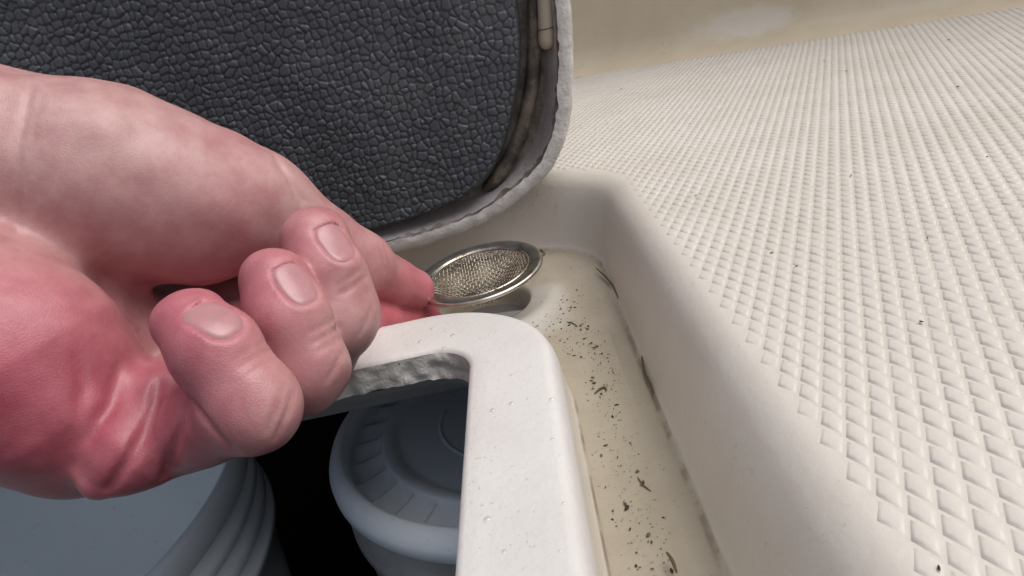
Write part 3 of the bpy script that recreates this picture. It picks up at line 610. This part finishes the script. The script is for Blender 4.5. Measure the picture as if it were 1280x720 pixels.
def build_hand():
    step = .0006
    allp = np.array([p for c_ in CHAINS for (p, r_) in c_['pts']]); rmax = .036
    lo = allp.min(0) - rmax; hi = allp.max(0) + rmax
    lo = np.maximum(lo, np.array(HAND_LO)); 
    ax = [np.arange(lo[i], hi[i], step, dtype=np.float32) for i in range(3)]
    shp = tuple(len(a_) for a_ in ax)
    D = np.full(shp, .02, np.float32)
    def box(pts_, pad):
        l = np.min(pts_, 0) - pad; h = np.max(pts_, 0) + pad
        s_ = []
        for i in range(3):
            a_ = int(np.clip(math.floor((l[i] - lo[i]) / step), 0, shp[i])); b_ = int(np.clip(math.ceil((h[i] - lo[i]) / step) + 1, 0, shp[i])); s_.append(slice(a_, b_))
        return tuple(s_)
    def grid(s_): return np.meshgrid(ax[0][s_[0]], ax[1][s_[1]], ax[2][s_[2]], indexing='ij')
    def cone(s_, a_, ra, b_, rb):
        X, Y, Z = grid(s_); e = np.array(b_, np.float32) - np.array(a_, np.float32); L = float(e @ e)
        t = np.clip(((X - a_[0]) * e[0] + (Y - a_[1]) * e[1] + (Z - a_[2]) * e[2]) / (L + 1e-12), 0, 1)
        return np.sqrt((X - a_[0] - t * e[0]) ** 2 + (Y - a_[1] - t * e[1]) ** 2 + (Z - a_[2] - t * e[2]) ** 2) - (ra + (rb - ra) * t)
    def smin(a_, b_, k):
        h = np.clip(.5 + .5 * (b_ - a_) / k, 0, 1); return b_ + (a_ - b_) * h - k * h * (1 - h)
    for c_ in CHAINS:
        pts_ = [np.array(p) for p, _ in c_['pts']]; rs = [r_ for _, r_ in c_['pts']]
        s_ = box(pts_, max(rs) + .016)
        C = np.full(tuple(q.stop - q.start for q in s_), .02, np.float32)
        if C.size == 0: continue
        for i in range(len(pts_) - 1):
            C = smin(C, cone(s_, pts_[i], rs[i], pts_[i + 1], rs[i + 1]), c_['ki']) if i else cone(s_, pts_[i], rs[i], pts_[i + 1], rs[i + 1])
        D[s_] = smin(D[s_], C, c_['k'])
    gx_, gy_, gz_ = [a_.astype(np.float64) for a_ in ax]
    def w3(f, s_): return np.sin(gx_ * f + s_)[:, None, None] * np.sin(gy_ * f * 1.13 + 2 * s_)[None, :, None] * np.sin(gz_ * f * .91 + 3 * s_)[None, None, :]
    D += (.00045 * w3(190, 1.0) + .0003 * w3(330, 2.0)).astype(np.float32)
    def sample(p):
        q = (np.asarray(p) - lo) / step; i = np.clip(np.floor(q).astype(int), 0, np.array(shp) - 2); f = q - i; out = 0
        for a_ in (0, 1):
            for b_ in (0, 1):
                for c_ in (0, 1):
                    wgt = (f[:, 0] if a_ else 1 - f[:, 0]) * (f[:, 1] if b_ else 1 - f[:, 1]) * (f[:, 2] if c_ else 1 - f[:, 2])
                    out = out + wgt * D[i[:, 0] + a_, i[:, 1] + b_, i[:, 2] + c_]
        return out
    for pts_, r_, k in CREASES:                      # skin creases
        pts_ = [np.array(p) for p in pts_]
        pts_ = catmull(pts_, 5); ct = .25 + .75 * np.sin(np.linspace(0, math.pi, len(pts_))) ** .6
        s_ = box(pts_, r_ + .006)
        best = np.full(tuple(q.stop - q.start for q in s_), .05, np.float32); dep = np.zeros_like(best)
        for i in range(len(pts_) - 1):
            c_ = cone(s_, pts_[i], 0, pts_[i + 1], 0); nr = c_ < best; best = np.where(nr, c_, best); dep = np.where(nr, r_ * ct[i], dep)
        D[s_] += dep * np.exp(-(best / k) ** 2)
    # nails: plates laid on the fingertip, skin folded up round them
    nails = []
    for nl in NAILS:
        c0 = np.array(nl['c']); n_ = np.array(nl['n']); n_ /= np.linalg.norm(n_); t_ = np.array(nl['t']); t_ -= n_ * (t_ @ n_); t_ /= np.linalg.norm(t_); s__ = np.cross(n_, t_)
        nu, nv = 25, 29
        uu, vv = np.meshgrid(np.linspace(-1, 1, nu), np.linspace(-1, 1, nv), indexing='ij')
        rr = np.maximum(np.abs(uu), np.abs(vv)); q = (np.abs(uu) ** 2.0 + np.abs(vv) ** 2.0) ** .5 + 1e-9
        e2 = np.maximum(np.abs(uu / q) ** 2.8 + np.abs(vv / q) ** 2.8, .05) ** (-1 / 2.8)
        uu2 = uu / q * e2 * rr; vv2 = vv / q * e2 * rr
        P = c0 + s__ * (uu2 * nl['w']).ravel()[:, None] + t_ * (vv2 * nl['l']).ravel()[:, None] + n_ * .009
        for _ in range(40): P = P - n_ * (sample(P) * .8)[:, None]
        hgt_ = ((P - c0) @ n_).reshape(nu, nv)
        # a smooth plate: fitted curved surface over the fingertip
        def basis(u_, v_): return np.stack([np.ones_like(u_), u_, u_ * u_, v_, v_ * v_, u_ * v_], -1)
        cf = np.linalg.lstsq(basis(uu2.ravel(), vv2.ravel()), hgt_.ravel(), rcond=None)[0]
        hf = basis(uu2, vv2) @ cf
        nails.append((nl, c0, n_, t_, s__, uu2, vv2, hf, rr, cf))
    for (nl, c0, n_, t_, s__, uu2, vv2, hf, rr, cf) in nails:
        s_ = box([c0], max(nl['w'], nl['l']) + .006); X, Y, Z = grid(s_); dx = np.stack([X - c0[0], Y - c0[1], Z - c0[2]], -1)
        u = dx @ s__ / nl['w']; v = dx @ t_ / nl['l']; h = dx @ n_
        hs_ = basis(np.clip(u, -1.1, 1.1), np.clip(v, -1.1, 1.1)) @ cf
        rad_ = (np.abs(u) ** 2.8 + np.abs(v) ** 2.8) ** (1 / 2.8)
        inside = np.maximum((rad_ - 1.01) * nl['w'], -(h - (hs_ - .0006)))
        inside = np.where(np.abs(h - hs_) > .005, .01, inside); inside = np.where(v > .9, .01, inside)
        fold = .0002 * np.exp(-((rad_ - 1.22) / .13) ** 2) * (v < .6) * (np.abs(h - hf.mean()) < .004)
        Dn = D[s_] - fold.astype(np.float32)
        D[s_] = -smin(-Dn, inside.astype(np.float32), .0006)
    # surface nets
    D[:2] = np.maximum(D[:2], .001)                  # close the forearm where it ends
    S = D < 0
    corners = [(a_, b_, c_) for a_ in (0, 1) for b_ in (0, 1) for c_ in (0, 1)]
    def sh(A, o_): return A[o_[0]:A.shape[0] - 1 + o_[0], o_[1]:A.shape[1] - 1 + o_[1], o_[2]:A.shape[2] - 1 + o_[2]]
    cnt = sum(sh(S, o_).astype(np.int8) for o_ in corners); act = (cnt > 0) & (cnt < 8)
    ci = np.argwhere(act); vid = np.full(act.shape, -1, np.int32); vid[act] = np.arange(len(ci))
    acc = np.zeros((len(ci), 3)); num = np.zeros(len(ci))
    for a_ in corners:
        for k in range(3):
            if a_[k] == 0:
                b_ = list(a_); b_[k] = 1
                da = D[ci[:, 0] + a_[0], ci[:, 1] + a_[1], ci[:, 2] + a_[2]]; db = D[ci[:, 0] + b_[0], ci[:, 1] + b_[1], ci[:, 2] + b_[2]]
                mk = (da < 0) != (db < 0); t = np.where(mk, da / np.where(mk, da - db, 1), 0)
                p = np.array(a_, float)[None] + t[:, None] * (np.array(b_) - np.array(a_))[None]
                acc += p * mk[:, None]; num += mk
    V = lo + (ci + acc / num[:, None]) * step
    Q_ = []
    for k in range(3):
        o1, o2 = [(1, 2), (2, 0), (0, 1)][k]
        nb = [shp[0], shp[1], shp[2]]
        A = S; 
        sl0 = [slice(None)] * 3; sl1 = [slice(None)] * 3; sl0[k] = slice(0, -1); sl1[k] = slice(1, None)
        ch = S[tuple(sl0)] != S[tuple(sl1)]
        e = np.argwhere(ch); e = e[(e[:, o1] > 0) & (e[:, o2] > 0) & (e[:, o1] < shp[o1] - 1) & (e[:, o2] < shp[o2] - 1)]
        ins_ = S[e[:, 0], e[:, 1], e[:, 2]]
        def cid(d1, d2):
            q = e.copy(); q[:, o1] -= d1; q[:, o2] -= d2; return vid[q[:, 0], q[:, 1], q[:, 2]]
        q = np.stack([cid(1, 1), cid(0, 1), cid(0, 0), cid(1, 0)], 1); q[~ins_] = q[~ins_][:, ::-1]
        Q_.append(q)
    Q_ = np.concatenate(Q_)
    # two light Laplacian passes
    for _ in range(1):
        acc = np.zeros_like(V); num = np.zeros(len(V))
        for a_, b_ in ((0, 1), (1, 2), (2, 3), (3, 0)):
            np.add.at(acc, Q_[:, a_], V[Q_[:, b_]]); np.add.at(acc, Q_[:, b_], V[Q_[:, a_]]); np.add.at(num, Q_[:, a_], 1); np.add.at(num, Q_[:, b_], 1)
        V = .45 * V + .55 * acc / np.maximum(num, 1)[:, None]
    base = np.array([.46, .25, .25]); colr = np.tile(base, (len(V), 1))
    for p, r_, cc, a_ in TONES:
        g = a_ * np.exp(-((np.linalg.norm(V - np.array(p), axis=1) / r_) ** 2)); colr = colr * (1 - g[:, None]) + np.array(cc) * g[:, None]
    hand = mesh_obj("person", V, Q_, M_skin)
    tag(hand, "bare left hand of a person, three fingers curled, pinching the strainer between thumb and forefinger", "person")
    at2 = hand.data.attributes.new("skin_tone", 'FLOAT_COLOR', 'POINT'); at2.data.foreach_set("color", np.concatenate([colr, np.ones((len(V), 1))], 1).astype(np.float32).ravel())
    for (nl, c0, n_, t_, s__, uu2, vv2, hf, rr, cf) in nails:
        rad_ = (np.abs(uu2) ** 2.8 + np.abs(vv2) ** 2.8) ** (1 / 2.8)
        h = hf - .0001 - .00045 * np.clip((rad_ - .75) / .25, 0, 1) ** 2
        P = c0 + s__ * (uu2 * nl['w']).ravel()[:, None] + t_ * (vv2 * nl['l']).ravel()[:, None] + n_ * h.ravel()[:, None]
        nu, nv = uu2.shape; idx = np.arange(nu * nv).reshape(nu, nv)
        F = np.stack([idx[:-1, :-1], idx[1:, :-1], idx[1:, 1:], idx[:-1, 1:]], -1).reshape(-1, 4)
        mesh_obj("fingernail", P, F, M_nail, hand)
build_hand()

# ------------------------------------------------------------------ dirt and water
def crumb_mesh(k):
    r_ = np.random.default_rng(k); n_ = 7; V = []; 
    for z, s_ in ((-.05, .9), (.22, .8), (.42, .3)):
        for i in range(n_):
            a_ = i / n_ * 2 * math.pi; rr = s_ * (.55 + .6 * r_.random()); V.append((rr * math.cos(a_) * 1.5, rr * math.sin(a_) * .8, z))
    F = [(r2 * n_ + i, r2 * n_ + (i + 1) % n_, r2 * n_ + n_ + (i + 1) % n_, r2 * n_ + n_ + i) for r2 in range(2) for i in range(n_)] + [tuple(range(2 * n_, 3 * n_))]
    return V, F
cm = []
for k in range(6):
    V, F = crumb_mesh(k); me = bpy.data.meshes.new("dirt_crumb"); me.from_pydata(V, [], F); me.materials.append(M_dirt if k % 3 else M_dirt2); cm.append(me)
def floor_z(x, y): return FLOOR + .0001 - .0003
def crumb(x, y, z, s, label, group, rot=None, k=None):
    o = bpy.data.objects.new("dirt_crumb", cm[random.randrange(6) if k is None else k]); COL.objects.link(o); o.location = (x, y, z); o.scale = (s, s * random.uniform(.6, 1.2), s); o.rotation_euler = (0, 0, random.uniform(0, 6.3) if rot is None else rot)
    tag(o, label, "dirt", group)
for x, y in [(-0.0025, 0.0953), (0.0014, 0.1964), (-0.0025, 0.1492), (0.0010, 0.1084), (0.0067, 0.1005), (0.0040, 0.1605), (0.0000, 0.1697), (0.0002, 0.2149), (0.0045, 0.1835), (0.0135, 0.0758), (0.0029, 0.1301), (0.0027, 0.2073), (-0.0043, 0.1930), (0.0006, 0.1411), (0.0101, 0.1791), (0.0060, 0.1162), (-0.0025, 0.1301), (0.0005, 0.1868), (-0.0013, 0.1999), (-0.0092, 0.1987), (0.0026, 0.2057), (0.0113, 0.1438), (0.0007, 0.1062), (0.0085, 0.1292), (0.0014, 0.1267), (-0.0025, 0.1446), (0.0081, 0.1145), (0.0058, 0.1898), (0.0094, 0.1671), (0.0007, 0.1159), (0.0115, 0.1100), (0.0003, 0.1744), (-0.0066, 0.2166), (0.0138, 0.0891), (0.0073, 0.0952), (0.0128, 0.1172), (0.0036, 0.1028), (0.0142, 0.1573), (0.0069, 0.2160), (0.0022, 0.1642), (0.0013, 0.0886), (-0.0021, 0.1402), (0.0038, 0.1802), (0.0085, 0.1613), (-0.0025, 0.1147), (0.0118, 0.1025), (0.0066, 0.1631), (0.0070, 0.1438), (0.0097, 0.1620), (0.0062, 0.1891), (0.0083, 0.1419), (0.0155, 0.1437), (0.0133, 0.1373), (0.0037, 0.0967), (-0.0007, 0.2108), (0.0021, 0.2138), (-0.0017, 0.1979), (0.0155, 0.1559), (0.0095, 0.1246), (0.0147, 0.1330), (0.0126, 0.1691), (0.0045, 0.1505), (0.0133, 0.1848), (0.0039, 0.1100), (0.0080, 0.1453), (0.0007, 0.1351), (0.0137, 0.2120), (-0.0006, 0.1274), (0.0082, 0.1190), (0.0006, 0.2126), (0.0062, 0.1800), (-0.0023, 0.2200), (-0.0056, 0.2060), (0.0038, 0.1108), (0.0033, 0.2127), (0.0089, 0.0911), (-0.0105, 0.2020), (0.0062, 0.1454), (0.0111, 0.1845), (0.0063, 0.1407), (0.0040, 0.1576), (0.0097, 0.1604), (0.0155, 0.1507), (0.0155, 0.1668), (0.0035, 0.0756), (0.0026, 0.1925), (0.0054, 0.1795), (0.0021, 0.1820), (0.0022, 0.1665), (0.0018, 0.1338), (0.0063, 0.1733), (0.0064, 0.1556), (0.0140, 0.1632), (0.0065, 0.1765), (-0.0025, 0.1434), (-0.0025, 0.1864), (-0.0061, 0.2043), (0.0012, 0.1043), (-0.0007, 0.2076), (0.0048, 0.1422), (0.0012, 0.1087), (-0.0025, 0.1790), (-0.0007, 0.0793), (0.0121, 0.1494), (0.0063, 0.1665), (-0.0065, 0.2067), (-0.0025, 0.1098), (0.0031, 0.2085), (0.0047, 0.1745), (0.0087, 0.1151), (-0.0005, 0.1856), (0.0051, 0.1517), (0.0146, 0.1801), (0.0002, 0.1780), (0.0052, 0.1837), (0.0061, 0.1944), (0.0118, 0.2026), (0.0020, 0.2048), (0.0085, 0.2219), (0.0071, 0.1872), (-0.0040, 0.1975), (0.0071, 0.1552), (0.0137, 0.2219), (-0.0090, 0.1941), (-0.0112, 0.1901), (0.0118, 0.1880), (0.0093, 0.1634), (0.0112, 0.1592), (-0.0110, 0.2040), (0.0132, 0.2087), (0.0106, 0.2091), (0.0041, 0.1898), (-0.0007, 0.2233), (-0.0008, 0.1563), (-0.0155, 0.1947), (0.0062, 0.1971), (0.0065, 0.1721), (0.0095, 0.1611), (-0.0111, 0.2036), (0.0142, 0.2170), (-0.0018, 0.1931), (-0.0066, 0.1944), (0.0044, 0.2111), (-0.0100, 0.1984), (0.0078, 0.1778), (-0.0017, 0.1838), (-0.0093, 0.2056), (0.0052, 0.1788), (-0.0013, 0.1797), (0.0009, 0.1945), (0.0011, 0.2176), (0.0134, 0.1539), (-0.0056, 0.2102), (0.0044, 0.1926), (0.0022, 0.1727), (0.0079, 0.1529), (-0.0014, 0.2033), (0.0014, 0.1528), (-0.0089, 0.2030), (0.0127, 0.1537), (0.0003, 0.2182), (0.0051, 0.1711), (0.0034, 0.1590), (-0.0015, 0.1697), (0.0109, 0.2149), (0.0071, 0.1782), (0.0083, 0.2235), (-0.0058, 0.1894), (0.0058, 0.1545), (0.0018, 0.1585), (0.0041, 0.2065), (0.0130, 0.1792), (0.0053, 0.2091), (0.0062, 0.2203), (0.0144, 0.1551), (-0.0013, 0.1762), (0.0078, 0.2148), (-0.0132, 0.1888), (-0.0005, 0.1690), (0.0086, 0.1774), (-0.0120, 0.1972), (0.0150, 0.1638), (-0.0137, 0.1860), (0.0139, 0.1888), (0.0126, 0.2173), (0.0062, 0.1522), (0.0032, 0.1549), (-0.0079, 0.2060), (-0.0005, 0.2088), (0.0031, 0.2230), (-0.0001, 0.2038), (-0.0023, 0.2012), (-0.0053, 0.1966), (-0.0029, 0.1854), (0.0010, 0.1960), (0.0051, 0.1934), (0.0066, 0.1910), (0.0092, 0.1863), (0.0074, 0.1771), (0.0082, 0.1723), (-0.0096, 0.1737), (-0.0059, 0.1780), (-0.0006, 0.1757), (-0.0000, 0.1660), (-0.0013, 0.1587), (0.0013, 0.1497), (0.0005, 0.1434), (0.0099, 0.1711), (0.0093, 0.1566), (0.0053, 0.1271), (0.0049, 0.1251), (0.0038, 0.1204), (0.0051, 0.1219), (0.0103, 0.1195), (0.0124, 0.1143), (0.0104, 0.1041), (-0.0008, 0.1255), (-0.0011, 0.0961), (0.0030, 0.0937), (0.0057, 0.0923), (0.0069, 0.0986), (-0.0045, 0.1665), (-0.0030, 0.1655), (-0.0013, 0.1735)]:
    crumb(x, y, floor_z(x, y), random.choice((.00016, .00022, .00026, .00034, .00048)), "tiny dark dirt crumb scattered on the tan floor of the drain gutter", "dirt crumbs scattered on the gutter floor")
for x, y, s in [(0.0993, 0.5434, 0.00090), (0.1244, 0.4724, 0.00060), (0.1679, 0.5158, 0.00060), (0.1897, 0.7937, 0.00060), (0.0659, 0.4434, 0.00060), (0.0715, 0.3011, 0.00035), (0.0946, 0.3315, 0.00035), (0.1637, 0.3767, 0.00060), (0.2152, 0.3539, 0.00060), (0.0881, 0.1887, 0.00035), (0.0802, 0.1380, 0.00035), (0.0606, 0.1057, 0.00035), (0.1200, 0.1794, 0.00035), (0.0342, 0.0559, 0.00035), (0.1615, 0.2596, 0.00060), (0.1563, 0.3361, 0.00060), (0.0471, 0.2016, 0.00035), (0.0520, 0.1380, 0.00035), (0.0503, 0.1479, 0.00035)]:
    crumb(x, y, .0005, s, "tiny dark dirt crumb lying on the textured deck", "dirt crumbs lying on the deck")
for pts_, r_, lab, mt in [([(0.01493, 0.22971, -0.02750), (0.01714, 0.21909, -0.02750), (0.01819, 0.20984, -0.02750), (0.01824, 0.20043, -0.02750)], 0.00035, 'long curved dark strand of grime along the foot of the gutter wall near the strainer', M_dirt2),
    ([(0.01812, 0.16218, -0.02780), (0.01729, 0.15385, -0.02780), (0.01747, 0.14774, -0.02780), (0.01731, 0.14324, -0.02780)], 0.00035, 'dark streak of grime at the foot of the gutter wall, halfway along the gutter', M_dirt2),
    ([(0.00332, 0.15224, -0.03010), (0.00505, 0.15395, -0.03010), (0.00638, 0.15424, -0.03010), (0.00655, 0.15257, -0.03010)], 0.0003, 'curled brown plant scrap on the gutter floor', M_dirt2),
    ([(0.00789, 0.11712, -0.03010), (0.00853, 0.11433, -0.03010), (0.00971, 0.11197, -0.03010)], 0.00016, 'thin pale brown fibre on the gutter floor', M_dirt2),
    ([(0.00877, 0.09312, -0.02780), (0.00930, 0.09110, -0.02780), (0.00942, 0.08816, -0.02780)], 0.00035, 'dark streak of grime at the foot of the gutter wall, nearest the camera', M_dirt2),
    ([(-0.00367, 0.24664, -0.02200), (-0.00239, 0.24219, -0.02200), (-0.00321, 0.23918, -0.02200)], 0.0006, 'dark brown flake stuck beside the strainer rim', M_dirt2),
    ([(0.00027, 0.19712, -0.03010), (0.00214, 0.19503, -0.03010), (0.00337, 0.19211, -0.03010)], 0.00014, 'thin dark hair lying beside the white patch by the drain', M_dirt),]:
    P = catmull(np.array(pts_), 8); t = np.linspace(0, 1, len(P)); V, F = tube(P, r_ * (.35 + .65 * np.sin(t * math.pi) ** .6), 6)
    V[:, 2] = P[0, 2] + (V[:, 2] - P[0, 2]) * .6 if False else V[:, 2]
    tag(mesh_obj("dirt_strand", V, F, mt), lab, "dirt")
for x, y, s, lab in [(0.004, 0.1088, 0.00065, 'largest dark dirt crumb on the gutter floor, near the bottom edge of the picture'), (-0.0058, 0.1796, 0.0007, 'dark round dirt crumb close to the rounded corner of the hatch rim'), (0.0065, 0.2419, 0.0006, 'dark dirt flake to the right of the strainer')]: crumb(x, y, floor_z(x, y), s, lab, None, k=1)
rs = np.random.default_rng(21); Vs = []; Fs = []
for i in range(520):
    y = .07 + .155 * rs.random(); x = float(np.clip(.0055 + .0055 * rs.normal(), -.002, .0162)) - (.016 * rs.random() if y > .188 else 0)
    if math.hypot(x - DR[0], y - DR[1]) < .024: continue
    a_ = rs.random() * 6.28; s_ = .00007 + .00011 * rs.random() ** 2; n0 = len(Vs); z_ = FLOOR - .0003
    for k_ in range(5): Vs.append((x + s_ * (1 + rs.random()) * math.cos(a_ + k_ * 1.257), y + s_ * (.5 + rs.random()) * math.sin(a_ + k_ * 1.257), z_))
    Vs.append((x, y, z_ + s_ * .9)); Fs += [(n0 + k_, n0 + (k_ + 1) % 5, n0 + 5) for k_ in range(5)]
tag(mesh_obj("silt", Vs, np.array(Fs), M_dirt2, None, False), "fine brown silt strewn along the floor of the drain gutter", "silt", kind="stuff")
dn = 12; V = [(0, 0, .45)]
for a_, zz in ((.45, .37), (.8, .2), (.95, .06), (1.0, -.02)):
    for i in range(dn): V.append((a_ * math.cos(i / dn * 6.28319), a_ * math.sin(i / dn * 6.28319), zz))
F = [(0, 1 + i, 1 + (i + 1) % dn) for i in range(dn)] + [(1 + r2 * dn + i, 1 + r2 * dn + dn + i, 1 + r2 * dn + dn + (i + 1) % dn, 1 + r2 * dn + (i + 1) % dn) for r2 in range(3) for i in range(dn)]
wm = bpy.data.meshes.new("water_droplet"); wm.from_pydata(V, [], F); wm.materials.append(M_water); wm.polygons.foreach_set("use_smooth", np.ones(len(wm.polygons), dtype=bool))
def drop(loc, s, nrm, lab, grp):
    o = bpy.data.objects.new("water_droplet", wm); COL.objects.link(o); o.location = loc; o.scale = (s, s * random.uniform(.8, 1.3), s); o.rotation_euler = Vector(nrm).to_track_quat('Z', 'Y').to_euler(); tag(o, lab, "droplet", grp)
for x, y, s in [(-0.0328, 0.1598, 0.00070), (-0.0231, 0.1609, 0.00030), (-0.0205, 0.1616, 0.00030), (-0.0308, 0.1664, 0.00070), (-0.0214, 0.1359, 0.00025), (-0.0152, 0.1264, 0.00070), (-0.0138, 0.1244, 0.00025), (-0.0116, 0.1267, 0.00040), (-0.0194, 0.1252, 0.00070), (-0.0075, 0.1107, 0.00040), (-0.0064, 0.1053, 0.00025), (-0.0051, 0.1001, 0.00030), (-0.0069, 0.0921, 0.00040), (-0.0174, 0.0838, 0.00040), (-0.0143, 0.0794, 0.00025), (-0.0217, 0.1007, 0.00025), (-0.0401, 0.1668, 0.00070), (-0.0448, 0.1680, 0.00030), (-0.0289, 0.1679, 0.00030), (-0.0149, 0.1384, 0.00040), (-0.0064, 0.1248, 0.00070), (-0.0187, 0.1118, 0.00030), (-0.0128, 0.1002, 0.00030), (-0.0268, 0.1719, 0.00025), (-0.0187, 0.1631, 0.00025), (-0.0120, 0.0916, 0.00025), (-0.0085, 0.0816, 0.00030), (-0.0202, 0.0919, 0.00070), (-0.0327, 0.1748, 0.00025), (-0.0373, 0.1734, 0.00070), (-0.0103, 0.1401, 0.00020), (-0.0135, 0.0849, 0.00020), (-0.0097, 0.1203, 0.00020), (-0.0124, 0.0903, 0.00020), (-0.0116, 0.0925, 0.00020), (-0.0086, 0.1404, 0.00020), (-0.0146, 0.1355, 0.00020), (-0.0188, 0.1224, 0.00020), (-0.0208, 0.1038, 0.00020), (-0.0180, 0.0940, 0.00020)]: drop((x, y, RIMZ + .0002), s, (0, 0, 1), "clear water droplet beaded on the white hatch rim", "water droplets on the hatch rim")
for i in range(44):
    a_ = math.radians(random.uniform(52, 100)); R_ = OR; k = random.random()
    d = .0005 + .006 * k; z = np.interp(d, [.0005, .0018, .0032, .0044, .0055, .0065, .0074], [-.0034, -.0054, -.0086, -.0125, -.0168, -.0212, -.0252])
    cx_, cy_ = OX1 - OR, OY1 - OR; rr = OR - d
    drop((cx_ + rr * math.cos(a_), cy_ + rr * math.sin(a_), z), random.choice((.0005, .0007, .001)), (-math.cos(a_) * .9, -math.sin(a_) * .9, .35), "clear water droplet clinging to the gutter wall behind the lid corner", "water droplets on the gutter wall")
